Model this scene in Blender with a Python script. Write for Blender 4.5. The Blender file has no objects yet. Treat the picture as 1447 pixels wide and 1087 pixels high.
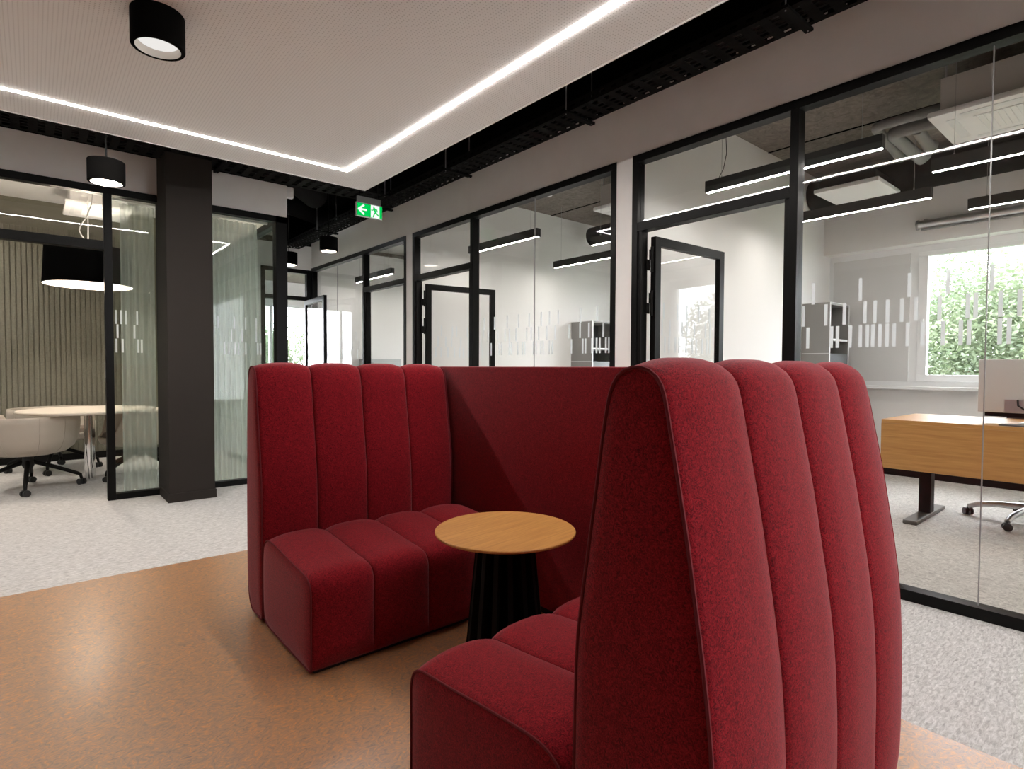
import bpy, bmesh, math, random
from mathutils import Vector, Matrix
random.seed(7)
C = bpy.context.scene.collection
PI = math.pi

# ---------------------------------------------------------------- materials
MATS = {}
def mat(name, col, rough=0.5, metal=0.0, **kw):
    m = bpy.data.materials.new(name); m.use_nodes = True
    b = m.node_tree.nodes['Principled BSDF']
    b.inputs['Base Color'].default_value = (*col, 1)
    b.inputs['Roughness'].default_value = rough
    b.inputs['Metallic'].default_value = metal
    for k, v in kw.items():
        b.inputs[k.replace('_', ' ')].default_value = v
    MATS[name] = m
    return m
def nodes(m):
    return m.node_tree.nodes, m.node_tree.links, m.node_tree.nodes['Principled BSDF']
def noise_color(m, stops, scale, detail=4, distortion=0.0, stretch=None, bump=0.0, bscale=None, rough=0.6):
    n, l, b = nodes(m)
    tc = n.new('ShaderNodeTexCoord'); src = tc.outputs['Object']
    if stretch:
        mp = n.new('ShaderNodeMapping'); mp.inputs['Scale'].default_value = stretch
        l.new(src, mp.inputs['Vector']); src = mp.outputs['Vector']
    t = n.new('ShaderNodeTexNoise')
    t.inputs['Scale'].default_value = scale; t.inputs['Detail'].default_value = detail
    t.inputs['Distortion'].default_value = distortion; t.inputs['Roughness'].default_value = rough
    l.new(src, t.inputs['Vector'])
    r = n.new('ShaderNodeValToRGB')
    els = r.color_ramp.elements
    els[0].position, els[0].color = stops[0][0], (*stops[0][1], 1)
    els[1].position, els[1].color = stops[-1][0], (*stops[-1][1], 1)
    for p, c in stops[1:-1]:
        e = els.new(p); e.color = (*c, 1)
    l.new(t.outputs['Fac'], r.inputs['Fac'])
    l.new(r.outputs['Color'], b.inputs['Base Color'])
    if bump:
        t2 = n.new('ShaderNodeTexNoise'); t2.inputs['Scale'].default_value = bscale or scale * 2
        l.new(src, t2.inputs['Vector'])
        bp = n.new('ShaderNodeBump'); bp.inputs['Strength'].default_value = bump; bp.inputs['Distance'].default_value = 0.002
        l.new(t2.outputs['Fac'], bp.inputs['Height']); l.new(bp.outputs['Normal'], b.inputs['Normal'])
    return m
def emit(name, col, s):
    m = bpy.data.materials.new(name); m.use_nodes = True
    n, l = m.node_tree.nodes, m.node_tree.links
    n.clear()
    e = n.new('ShaderNodeEmission'); e.inputs['Color'].default_value = (*col, 1); e.inputs['Strength'].default_value = s
    o = n.new('ShaderNodeOutputMaterial'); l.new(e.outputs[0], o.inputs[0])
    MATS[name] = m
    return m
def glass(name, tint, f0=0.05):
    m = bpy.data.materials.new(name); m.use_nodes = True
    n, l = m.node_tree.nodes, m.node_tree.links
    n.clear()
    t = n.new('ShaderNodeBsdfTransparent'); t.inputs['Color'].default_value = (*tint, 1)
    g = n.new('ShaderNodeBsdfGlossy'); g.inputs['Roughness'].default_value = 0.0
    lw = n.new('ShaderNodeLayerWeight'); lw.inputs['Blend'].default_value = 0.5
    p = n.new('ShaderNodeMath'); p.operation = 'POWER'; p.inputs[1].default_value = 5
    a = n.new('ShaderNodeMath'); a.operation = 'MULTIPLY_ADD'; a.inputs[1].default_value = 1 - f0; a.inputs[2].default_value = f0
    mx = n.new('ShaderNodeMixShader'); o = n.new('ShaderNodeOutputMaterial')
    l.new(lw.outputs['Facing'], p.inputs[0]); l.new(p.outputs[0], a.inputs[0]); l.new(a.outputs[0], mx.inputs[0])
    l.new(t.outputs[0], mx.inputs[1]); l.new(g.outputs[0], mx.inputs[2]); l.new(mx.outputs[0], o.inputs[0])
    MATS[name] = m
    return m
def sheer(name, col, see, trans=0.5):
    m = bpy.data.materials.new(name); m.use_nodes = True
    n, l = m.node_tree.nodes, m.node_tree.links
    n.clear()
    t = n.new('ShaderNodeBsdfTransparent'); d = n.new('ShaderNodeBsdfDiffuse'); d.inputs['Color'].default_value = (*col, 1)
    tr = n.new('ShaderNodeBsdfTranslucent'); tr.inputs['Color'].default_value = (*col, 1)
    m1 = n.new('ShaderNodeMixShader'); m1.inputs[0].default_value = trans
    m2 = n.new('ShaderNodeMixShader'); m2.inputs[0].default_value = see; o = n.new('ShaderNodeOutputMaterial')
    l.new(d.outputs[0], m1.inputs[1]); l.new(tr.outputs[0], m1.inputs[2])
    l.new(m1.outputs[0], m2.inputs[1]); l.new(t.outputs[0], m2.inputs[2]); l.new(m2.outputs[0], o.inputs[0])
    MATS[name] = m
    return m

RED = mat('red_wool', (.3, .02, .03), 0.9, Sheen_Weight=0.34, Sheen_Roughness=0.4)
RED.node_tree.nodes['Principled BSDF'].inputs['Sheen Tint'].default_value = (1, .62, .68, 1)
RED.node_tree.nodes['Principled BSDF'].inputs['Specular IOR Level'].default_value = 0.15
noise_color(RED, [(.36, (.095, .0028, .0062)), (.5, (.212, .0060, .0120)), (.62, (.32, .0105, .0185))], 130, 3, 2.6, bump=.3, bscale=420)
PIPE = mat('red_piping', (.15, .0055, .012), 0.9)
LAMPB = mat('lamp_black', (.0045, .0042, .004), 0.8, Specular_IOR_Level=.02)
BLACKM = mat('black_metal', (.009, .0085, .008), 0.5, Specular_IOR_Level=.12)
FRAME = mat('black_frame', (.0075, .0072, .007), 0.35, Specular_IOR_Level=.10)
COLM = mat('column_paint', (.038, .033, .030), 0.7, Specular_IOR_Level=.05)
CEILBLK = mat('black_ceiling', (.003, .003, .003), 1.0, Specular_IOR_Level=0)
TRAYM = mat('tray_metal', (.010, .010, .010), 0.7, Specular_IOR_Level=.03)
WALL = mat('wall_paint', (.84, .83, .82), 0.9)
noise_color(WALL, [(.3, (.88, .865, .85)), (.7, (.91, .895, .88))], 6, 3)
OFFW = mat('office_wall', (.80, .79, .77), 0.9)
TRAYC = mat('perforated_board', (.78, .76, .74), 0.9)
WHITE = mat('white_plastic', (.80, .80, .79), 0.45)
WINW = mat('window_white', (.82, .83, .83), 0.4)
BLIND = mat('blind_panel', (.66, .66, .65), 0.8)
GREYM = mat('grey_metal', (.36, .36, .36), 0.4, 0.6)
PIPEG = mat('pipe_grey', (.21, .205, .20), 0.6)
CHROME = mat('chrome', (.78, .78, .78), 0.12, 1.0)
SILVER = mat('silver', (.62, .62, .62), 0.32, 0.9)
MONI = mat('monitor_silver', (.58, .55, .52), 0.45, 0.1)
CABG = mat('cabinet_grey', (.235, .23, .22), 0.6)
CABL = mat('cabinet_light_grey', (.52, .54, .54), 0.6)
CABD = mat('cabinet_inside', (.10, .11, .12), 0.5)
EDGE = mat('cabinet_edge', (.7, .71, .71), 0.5)
LEATHER = mat('beige_leather', (.50, .44, .37), 0.5)
CUSH = mat('seat_brown', (.17, .13, .105), 0.7)
BLACKP = mat('black_plastic', (.015, .015, .015), 0.5)
CREAM = mat('cream_top', (.80, .72, .62), 0.4)
OLIVE = mat('olive_panel', (.145, .142, .108), 0.9)
noise_color(OLIVE, [(.3, (.15, .143, .108)), (.7, (.195, .186, .142))], 60, 4, bump=.3)
SHADE = mat('black_shade', (.004, .004, .004), 1, Specular_IOR_Level=0)
LAMPG = mat('lamp_grey', (.035, .034, .032), .5, Specular_IOR_Level=.2)
SHADEIN = mat('shade_inside', (.85, .82, .77), 0.8)
CONC = mat('concrete', (.16, .15, .14), 0.9)
noise_color(CONC, [(.3, (.115, .098, .085)), (.7, (.27, .235, .205))], 14, 8, 1.2, bump=.5, bscale=40, rough=.7)
CARPET = mat('carpet', (.5, .49, .47), 0.95)
noise_color(CARPET, [(.34, (.36, .345, .335)), (.5, (.58, .56, .545)), (.66, (.78, .76, .745))], 62, 8, .7, stretch=(.45, 1.6, 1), bump=.5, bscale=260, rough=.72)
CARPO = mat('office_carpet', (.5, .49, .47), 0.95)
noise_color(CARPO, [(.34, (.38, .36, .335)), (.5, (.56, .535, .50)), (.66, (.72, .69, .65))], 36, 8, 1.4, bump=.5, bscale=260, rough=.7)
CORK = mat('cork_linoleum', (.35, .2, .1), 0.36, Specular_IOR_Level=.7, Coat_Weight=.55, Coat_Roughness=.26)
noise_color(CORK, [(.31, (.22, .142, .098)), (.45, (.385, .218, .123)), (.56, (.50, .245, .104)), (.67, (.70, .28, .072))], 22, 8, 3.4, stretch=(1.0, 1.5, 1), rough=.66)
OAK = mat('oak', (.5, .3, .13), 0.42)
noise_color(OAK, [(.3, (.46, .205, .052)), (.55, (.57, .275, .075)), (.75, (.64, .32, .095))], 9, 5, .6, stretch=(.55, 9, 9), rough=.55)
OAKY = mat('oak_desk', (.5, .3, .13), 0.33)
noise_color(OAKY, [(.3, (.46, .225, .07)), (.6, (.57, .30, .10)), (.75, (.62, .34, .125))], 7, 5, .8, stretch=(9, .5, 9), rough=.55)
TRUNK = mat('bark', (.12, .09, .06), 0.9)
GRASS = mat('grass', (.12, .2, .06), 0.9)
noise_color(GRASS, [(.3, (.04, .07, .02)), (.7, (.07, .11, .035))], 3, 5)
LEAF = mat('leaf', (.22, .36, .11), 0.6)
n_, l_, b_ = nodes(LEAF)
tl = n_.new('ShaderNodeBsdfTranslucent'); tl.inputs['Color'].default_value = (.16, .21, .11, 1)
mxl = n_.new('ShaderNodeMixShader'); mxl.inputs[0].default_value = .35
oi = n_.new('ShaderNodeTexCoord'); nt = n_.new('ShaderNodeTexNoise'); nt.inputs['Scale'].default_value = 1.3; nt.inputs['Detail'].default_value = 6
rp = n_.new('ShaderNodeValToRGB'); rp.color_ramp.elements[0].position = .35; rp.color_ramp.elements[1].position = .68
rp.color_ramp.elements[0].color = (.085, .12, .08, 1); rp.color_ramp.elements[1].color = (.27, .31, .20, 1)
l_.new(oi.outputs['Object'], nt.inputs['Vector']); l_.new(nt.outputs['Fac'], rp.inputs['Fac']); l_.new(rp.outputs['Color'], b_.inputs['Base Color'])
l_.new(b_.outputs[0], mxl.inputs[1]); l_.new(tl.outputs[0], mxl.inputs[2]); l_.new(mxl.outputs[0], n_['Material Output'].inputs['Surface'])
# perforated board: small dark holes on a square pitch
n_, l_, b_ = nodes(TRAYC)
tc = n_.new('ShaderNodeTexCoord'); sc_ = n_.new('ShaderNodeVectorMath'); sc_.operation = 'SCALE'; sc_.inputs['Scale'].default_value = 1 / .0165
fr = n_.new('ShaderNodeVectorMath'); fr.operation = 'FRACTION'
sb = n_.new('ShaderNodeVectorMath'); sb.operation = 'SUBTRACT'; sb.inputs[1].default_value = (.5, .5, .5)
ml = n_.new('ShaderNodeVectorMath'); ml.operation = 'MULTIPLY'; ml.inputs[1].default_value = (1, 1, 0)
ln = n_.new('ShaderNodeVectorMath'); ln.operation = 'LENGTH'
lt = n_.new('ShaderNodeMath'); lt.operation = 'LESS_THAN'; lt.inputs[1].default_value = .17
mc = n_.new('ShaderNodeMix'); mc.data_type = 'RGBA'
mc.inputs['A'].default_value = (.835, .835, .83, 1); mc.inputs['B'].default_value = (.56, .55, .545, 1)
l_.new(tc.outputs['Object'], sc_.inputs[0]); l_.new(sc_.outputs[0], fr.inputs[0]); l_.new(fr.outputs[0], sb.inputs[0])
l_.new(sb.outputs[0], ml.inputs[0]); l_.new(ml.outputs[0], ln.inputs[0]); l_.new(ln.outputs['Value'], lt.inputs[0])
l_.new(lt.outputs[0], mc.inputs['Factor']); l_.new(mc.outputs['Result'], b_.inputs['Base Color'])

GLASS = glass('clear_glass', (.985, .987, .987), .024)
GLASSG = glass('greenish_glass', (.93, .962, .95), .028)
CURTN = sheer('sheer_curtain_thin', (.72, .76, .71), .56)
CURT = sheer('sheer_curtain', (.72, .76, .71), .33)
DECAL = sheer('frosted_film', (.90, .94, .96), .2, .5)
STRIP = emit('strip_light', (1, .95, .90), 42.0)
DOWN = emit('downlight_glow', (1, .97, .93), 0.30)
DOWNM = emit('meeting_fill_glow', (1, .92, .82), 140.0)
PENDG = emit('pendant_glow', (1, .92, .82), 26.0)
LINE = emit('linear_glow', (1, .95, .89), 40.0)
SHADEG = emit('shade_glow', (1, .87, .73), 130)
SIGNG = emit('sign_green', (.0, .60, .095), .36)
SIGNW = emit('sign_white', (.95, 1, .97), .36)

# ---------------------------------------------------------------- mesh helpers
class MB:
    def __init__(s): s.bm = bmesh.new()
    def box(s, x0, x1, y0, y1, z0, z1, bev=0, m=None):
        r = bmesh.ops.create_cube(s.bm, size=1)
        vs = r['verts']
        for v in vs:
            v.co = Vector(((x0 + x1) / 2 + v.co.x * (x1 - x0), (y0 + y1) / 2 + v.co.y * (y1 - y0), (z0 + z1) / 2 + v.co.z * (z1 - z0)))
            if m is not None: v.co = m @ v.co
        if bev:
            es = list({e for v in vs for e in v.link_edges})
            bmesh.ops.bevel(s.bm, geom=es, offset=bev, segments=2, affect='EDGES', profile=.6)
        return s
    def lathe(s, prof, c=(0, 0, 0), n=48, sx=1, sy=1):
        rings = []
        for r, z in prof:
            if r < 1e-6: rings.append([s.bm.verts.new((c[0], c[1], c[2] + z))])
            else: rings.append([s.bm.verts.new((c[0] + sx * r * math.cos(2 * PI * i / n), c[1] + sy * r * math.sin(2 * PI * i / n), c[2] + z)) for i in range(n)])
        for a, b in zip(rings, rings[1:]):
            if len(a) == 1 and len(b) == 1: continue
            for i in range(n):
                j = (i + 1) % n
                if len(a) == 1: s.bm.faces.new((a[0], b[j], b[i]))
                elif len(b) == 1: s.bm.faces.new((a[i], a[j], b[0]))
                else: s.bm.faces.new((a[i], a[j], b[j], b[i]))
        return s
    def tube(s, pts, r, n=10, r1=None, caps=True):
        pts = [Vector(p) for p in pts]
        rings = []; N = len(pts)
        up = Vector((0, 0, 1)); prev = None
        for i, p in enumerate(pts):
            if i == 0: t = pts[1] - p
            elif i == N - 1: t = p - pts[i - 1]
            else: t = (pts[i + 1] - p).normalized() + (p - pts[i - 1]).normalized()
            t.normalize()
            if prev is None:
                a = up if abs(t.dot(up)) < .95 else Vector((1, 0, 0))
                u = t.cross(a).normalized()
            else:
                u = (prev - t * prev.dot(t)).normalized()
            prev = u; w = t.cross(u)
            rr = r if r1 is None else r + (r1 - r) * i / (N - 1)
            rings.append([s.bm.verts.new(p + rr * (math.cos(2 * PI * k / n) * u + math.sin(2 * PI * k / n) * w)) for k in range(n)])
        for a, b in zip(rings, rings[1:]):
            for k in range(n): s.bm.faces.new((a[k], a[(k + 1) % n], b[(k + 1) % n], b[k]))
        if caps: s.bm.faces.new(rings[0]); s.bm.faces.new(list(reversed(rings[-1])))
        return s
    def prism(s, poly, y0, y1, ax='y'):
        def P(a, b, d): return {'y': (a, d, b), 'x': (d, a, b), 'z': (a, b, d)}[ax]
        A = [s.bm.verts.new(P(a, b, y0)) for a, b in poly]; B = [s.bm.verts.new(P(a, b, y1)) for a, b in poly]
        s.bm.faces.new(A); s.bm.faces.new(list(reversed(B)))
        k = len(poly)
        for i in range(k): s.bm.faces.new((A[i], B[i], B[(i + 1) % k], A[(i + 1) % k]))
        return s
    def build(s, name, m, parent=None, smooth=False, off=None, ang=40):
        """off: mesh was made in world coordinates, make it local to this point"""
        bmesh.ops.recalc_face_normals(s.bm, faces=s.bm.faces)
        if off is not None:
            bmesh.ops.translate(s.bm, verts=s.bm.verts, vec=-Vector(off))
        if smooth:
            for f in s.bm.faces: f.smooth = True
            lim = math.radians(ang)
            for e in s.bm.edges:
                if len(e.link_faces) == 2 and e.calc_face_angle(0) > lim: e.smooth = False
        me = bpy.data.meshes.new(name); s.bm.to_mesh(me); s.bm.free()
        me.materials.append(m)
        o = bpy.data.objects.new(name, me); C.objects.link(o)
        if parent is not None: o.parent = parent
        elif off is not None: o.location = off
        return o
def thing(name, label, cat, loc=(0, 0, 0), rz=0, group=None):
    o = bpy.data.objects.new(name, None); C.objects.link(o)
    o.location = loc; o.rotation_euler = (0, 0, rz); o.empty_display_size = .1
    o['label'] = label; o['category'] = cat
    if group: o['group'] = group
    return o
def tag(o, label, cat, group=None, kind=None):
    o['label'] = label; o['category'] = cat
    if group: o['group'] = group
    if kind: o['kind'] = kind
    return o
def struct(o, label=None, cat=None):
    o['kind'] = 'structure'
    if label: o['label'] = label; o['category'] = cat
    return o
def sroot(name, label, cat, loc=(0, 0, 0), rz=0):
    o = thing(name, label, cat, loc, rz); o['kind'] = 'structure'; return o
def dup(root, loc, rz=None, label=None):
    r = root.copy(); C.objects.link(r); r.location = loc
    if rz is not None: r.rotation_euler = (0, 0, rz)
    if label: r['label'] = label
    for ch in list(root.children):
        c = ch.copy(); C.objects.link(c); c.parent = r
        for g in list(ch.children):
            d = g.copy(); C.objects.link(d); d.parent = c
    return r

# ---------------------------------------------------------------- camera
H = 1.15
f, yaw, pit, rol = 799.8756, math.radians(40.25918), math.radians(-1.66836), math.radians(-.27321)
fw = Vector((math.sin(yaw) * math.cos(pit), math.cos(yaw) * math.cos(pit), math.sin(pit)))
ri = Vector((math.cos(yaw), -math.sin(yaw), 0)); dn = fw.cross(ri)
c_, s_ = math.cos(rol), math.sin(rol)
R_, D_ = c_ * ri + s_ * dn, -s_ * ri + c_ * dn
cam = bpy.data.objects.new('camera', bpy.data.cameras.new('camera')); C.objects.link(cam)
cam.matrix_world = Matrix(((R_.x, -D_.x, -fw.x, 0), (R_.y, -D_.y, -fw.y, 0), (R_.z, -D_.z, -fw.z, H), (0, 0, 0, 1)))
cam.data.sensor_width = 36; cam.data.sensor_fit = 'HORIZONTAL'; cam.data.lens = f / 1447 * 36
cam.data.clip_start = .02; cam.data.clip_end = 200
bpy.context.scene.camera = cam

# ---------------------------------------------------------------- key dimensions
XW = 3.304          # face of the glazed partition along the offices
XB, XN = 7.0, 7.2   # office outer wall: face of the beam, face of the window
YW = 5.884          # face of the meeting room front
YE = 8.71           # end of the corridor
PITCH = 3.085       # one office
ZH = 2.67

# ---------------------------------------------------------------- shell
struct(MB().box(-4, XW + .05, -4, YE + .1, -.05, 0).build('floor', CARPET), 'light grey carpet of the corridor and the meeting room', 'carpet')
struct(MB().box(-4, 2.16, -4, 3.75, -.04, .003).build('floor', CORK), 'speckled orange brown linoleum floor under the red booth', 'floor')
struct(MB().box(XW + .05, XN + .1, -4, YE + .3, -.05, 0).build('floor', CARPO), 'pale grey carpet inside the glazed offices', 'carpet')
struct(MB().box(-4, XW + .1, -4, YE + .1, 3.42, 3.5).build('ceiling', CEILBLK), 'black open ceiling above the services', 'ceiling')
cl = MB().box(-2.9, 2.200, -2.2, 4.566, 2.67, 2.72)
struct(cl.build('ceiling', TRAYC), 'lowered white perforated ceiling panel', 'ceiling')
e = MB()
e.box(-2.9, 2.203, 4.565, 4.572, 2.666, 2.725); e.box(2.198, 2.206, -2.2, 4.572, 2.666, 2.725)
struct(e.build('trim_1', WHITE), 'thin white edge strip of the lowered ceiling', 'trim')
wr = MB()
wr.box(XW + .006, XW + .10, -4, YE + .1, ZH, 3.085)
for y0, y1 in ((2.577, 2.725), (5.662, 5.806), (-.51, -.36), (-4, -3.6)): wr.box(XW + .006, XW + .10, y0, y1, 0, ZH)
struct(wr.build('wall_right', WALL), 'white wall above and between the glazed office fronts', 'wall')
wl = MB(); wl.box(-4, 1.99, YW + .004, YW + .10, 2.66, 2.98)
struct(wl.build('wall_left', WALL), 'white wall strip above the meeting room glazing', 'wall')
we = MB(); we.box(1.99, XW + .006, YE, YE + .1, 2.635, 3.0).box(1.99, 2.56, YE, YE + .1, 0, 2.635)
struct(we.build('wall_back', WALL), 'white wall strip closing the end of the corridor', 'wall')
ub = MB().box(XW + .006, XW + .10, -4, YE + .1, 3.085, 3.42).box(-4, 1.99, YW + .004, YW + .10, 2.98, 3.42).box(1.99, XW + .006, YE, YE + .1, 3.0, 3.42)
struct(ub.build('trim_3', CEILBLK), 'black painted band at the top of the corridor walls', 'trim')
wb = MB().box(-4, 2.25, -4.1, -4, 0, 3.42).box(3.2, XN + .1, -4.1, -4, 0, 3.42).box(2.25, 3.2, -4.1, -4, 0, .3).box(2.25, 3.2, -4.1, -4, 3.0, 3.42).box(-4.1, -4, -4, YE, 0, 3.42)
struct(wb.build('wall_front', mat('far_wall_paint', (.30, .29, .28), .9)))

# dark column in front of the meeting room
cm = MB().box(.862, 1.212, 5.47, YW + .10, 0.0, 3.42, .004)
cr = struct(cm.build('column', COLM), 'dark charcoal painted square column beside the meeting room doorway', 'column')
bb = MB().box(.852, 1.222, 5.46, YW, 0, .075, .003)
bb.build('baseboard', COLM, cr)

# ---------------------------------------------------------------- glazed office fronts
FD = .082
def frame_bar(mb, y0, y1, z0, z1): mb.box(XW, XW + FD, y0, y1, z0, z1, .002)
def decal_rows(rows, put, w=.0165):
    for r, z0, z1 in zip(rows, (1.513, 1.392, 1.268), (1.632, 1.509, 1.386)):
        for y in r: put(y - w / 2, y + w / 2, z0, z1)
DEC3 = [[1.338, 1.102, 0.883, 0.728, 0.565, .41, .2, .02, -.2], [1.39, 1.27, 1.177, 1.078, 1.032, 0.975, 0.913, 0.853, 0.758, 0.65, 0.621, 0.533, 0.468, .38, .3, .21, .12, .05, -.08, -.2],
        [1.363, 1.239, 1.209, 1.146, 1.098, 1.065, 1.039, 1.007, 0.975, 0.944, 0.886, 0.824, 0.742, 0.674, 0.643, 0.533, 0.501, .43, .36, .33, .25, .17, .14, .02, -.1, -.13]]
DEC2 = [[4.36, 4.2, 4.013, 3.854, 3.712, 3.557, 3.456, 3.351, 3.1, 2.926], [4.3, 4.159, 4.044, 3.983, 3.888, 3.743, 3.684, 3.589, 3.487, 3.385, 3.226, 3.104, 3.01, 2.864],
        [4.25, 4.131, 4.096, 3.983, 3.953, 3.864, 3.797, 3.768, 3.652, 3.62, 3.557, 3.531, 3.453, 3.419, 3.198, 3.074, 3.044, 2.977, 2.929, 2.897, 2.837, 2.806]]
DEC1 = [[8.4, 8.1, 7.9, 7.5, 7.2], [8.5, 8.3, 7.8, 7.6, 7.3, 7.1], [8.55, 8.45, 8.2, 8.15, 7.95, 7.7, 7.65, 7.4, 7.15, 7.05]]
def glazed_front(idx, ylo, yhi, post, door_hi, joint, decals, label):
    root = sroot('window_%d' % idx, label, 'glazed partition', (XW, (ylo + yhi) / 2, 0))
    o = root.location
    m = MB()
    frame_bar(m, ylo, yhi, ZH - .052, ZH)
    frame_bar(m, ylo, ylo + .048, 0, ZH - .052); frame_bar(m, yhi - .048, yhi, 0, ZH - .052)
    if door_hi: gl, gh, dl, dh = ylo + .048, post[0], post[1], yhi - .048
    else: gl, gh, dl, dh = post[1], yhi - .048, ylo + .048, post[0]
    frame_bar(m, gl, gh, 0, .055)
    m.build('frame', FRAME, root, off=o)
    MB().box(XW, XW + FD, post[0], post[1], 0, ZH - .052, .002).build('mullion', FRAME, root, off=o)
    MB().box(XW, XW + FD, dl, dh, 2.128, 2.19, .002).build('transom', FRAME, root, off=o)
    jm = MB()
    jm.box(XW + .012, XW + FD, dl, dl + .03, 0, 2.128); jm.box(XW + .012, XW + FD, dh - .03, dh, 0, 2.128)
    jm.build('door_jamb', FRAME, root, off=o)
    MB().box(XW + .034, XW + .042, dl, dh, 2.19, ZH - .052).build('glass_pane', GLASS, root, off=o)
    js = sorted([gl, joint, gh])
    for a, b in zip(js, js[1:]):
        MB().box(XW + .034, XW + .042, a + (.0012 if a == joint else 0), b - (.0012 if b == joint else 0), .055, ZH - .052).build('glass_pane', GLASS, root, off=o)
    MB().box(XW + .0335, XW + .0425, joint - .0022, joint + .0022, .056, ZH - .053).build('glass_joint', GREYM, root, off=o)
    d = MB()
    decal_rows(decals, lambda a, b, z0, z1: d.box(XW + .0325, XW + .0335, a, b, z0, z1) if a > gl and b < gh else None)
    d.build('decal_strips', DECAL, root, off=o)
    return root
glazed_front(3, -.36, 2.577, (1.420, 1.467), True, .582, DEC3, 'black framed glass front of the office with the oak desk')
glazed_front(2, 2.725, 5.662, (4.505, 4.552), True, 3.648, DEC2, 'black framed glass front in the middle of the corridor')
rn = sroot('window_12', 'black framed glass front of the office behind the camera', 'glazed partition', (XW, -2, 0))
q_ = MB(); frame_bar(q_, -3.6, -.51, ZH - .052, ZH); frame_bar(q_, -3.6, -3.55, 0, ZH - .052); frame_bar(q_, -.56, -.51, 0, ZH - .052); frame_bar(q_, -3.55, -.56, 0, .055)
q_.build('frame', FRAME, rn, off=rn.location)
MB().box(XW + .034, XW + .042, -3.55, -.56, .055, ZH - .052).build('glass_pane', GLASS, rn, off=rn.location)
glazed_front(1, 5.806, YE, (6.888, 6.936), False, 7.82, DEC1, 'black framed glass front nearest the end of the corridor')

def door_leaf(idx, hinge, ang, w, label, side=1, h=2.095):
    root = sroot('door_%d' % idx, label, 'door', hinge, ang)
    t = .022
    m = MB()
    m.box(0, .062, -t, t, .01, h, .002).box(w - .062, w, -t, t, .01, h, .002).box(.062, w - .062, -t, t, h - .065, h, .002).box(.062, w - .062, -t, t, .01, .11, .002)
    m.build('leaf_frame', FRAME, root)
    MB().box(.062, w - .062, -.005, .005, .11, h - .065).build('glass_pane', GLASS, root)
    d = MB()
    rr = random.Random(idx)
    for z0, z1, k in ((1.513, 1.632, 5), (1.392, 1.509, 7), (1.268, 1.386, 10)):
        for i in range(k):
            x = .09 + (w - .2) * (i + rr.random() * .7) / k
            d.box(x, x + .0165, side * .0055, side * .0065, z0, z1)
    d.build('decal_strips', DECAL, root)
    hd = MB(); hd.box(w - .048, w - .016, -t - .004, t + .004, .95, 1.16, .002); hd.tube([(w - .032, t, 1.06), (w - .032, t + .05, 1.06), (w - .15, t + .05, 1.06)], .009)
    hd.tube([(w - .032, -t, 1.06), (w - .032, -t - .05, 1.06), (w - .15, -t - .05, 1.06)], .009)
    hd.build('handle', GREYM, root, True)
    for z in (1.93, 1.62, .3):
        q = MB(); q.tube([(-.014, 0, z - .09), (-.014, 0, z + .09)], .011); q.box(-.014, .03, t - .006, t + .004, z, z + .075); q.box(-.045, -.014, t - .006, t + .004, z - .075, z)
        q.build('hinge', BLACKM, root, True)
    return root
door_leaf(3, (3.405, 2.462, 0), math.radians(-2.2), .88, 'open glass door leaf in the office with the oak desk', -1)
door_leaf(2, (3.405, 5.535, 0), math.radians(-8), .90, 'open glass door leaf of the middle office', -1)

# ---------------------------------------------------------------- offices
op = MB()
P0 = 2.70
for k in (-1, 0, 1, 2):
    y = P0 + PITCH * k
    if k == -1: y = -.50
    op.box(XW + .10, XN + .1, y, y + (.08 if k < 2 else .2), 0, 3.3)
struct(op.build('wall_office', OFFW), 'white partition walls between the glazed offices', 'wall')
oc = MB().box(XW + .10, XN + .1, -4, YE + .3, 3.3, 3.4)
struct(oc.build('ceiling_office', CONC), 'rough grey concrete ceiling of the offices', 'ceiling')
sm = MB()
for x in (4.35, 5.6): sm.box(x, x + .012, -.42, YE + .2, 3.292, 3.301)
struct(sm.build('trim_2', CEILBLK))
ob = MB(); ob.box(XB, XN + .12, -4, YE + .3, 2.462, 3.3)
ob.box(XN - .02, XN + .12, -4, YE + .3, 0, .965)
for k in range(4): 
    y = (-.5, 2.70, 5.785, 8.87)[k]; ob.box(XN, XN + .12, y - .06, y + .14, .965, 2.462)
struct(ob.build('wall_outer', OFFW), 'white outer wall of the offices with beam above the windows', 'wall')
bs = MB()
for k in range(3):
    y0, y1 = (-.42, 2.78, 5.865)[k], (2.70, 5.785, 8.87)[k]
    bs.box(XN - .034, XN - .02, y0, y1, 0, .07); bs.box(XW + .1, XN - .034, y1 - .014, y1, 0, .07)
struct(bs.build('baseboard_office', BLACKM))
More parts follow.
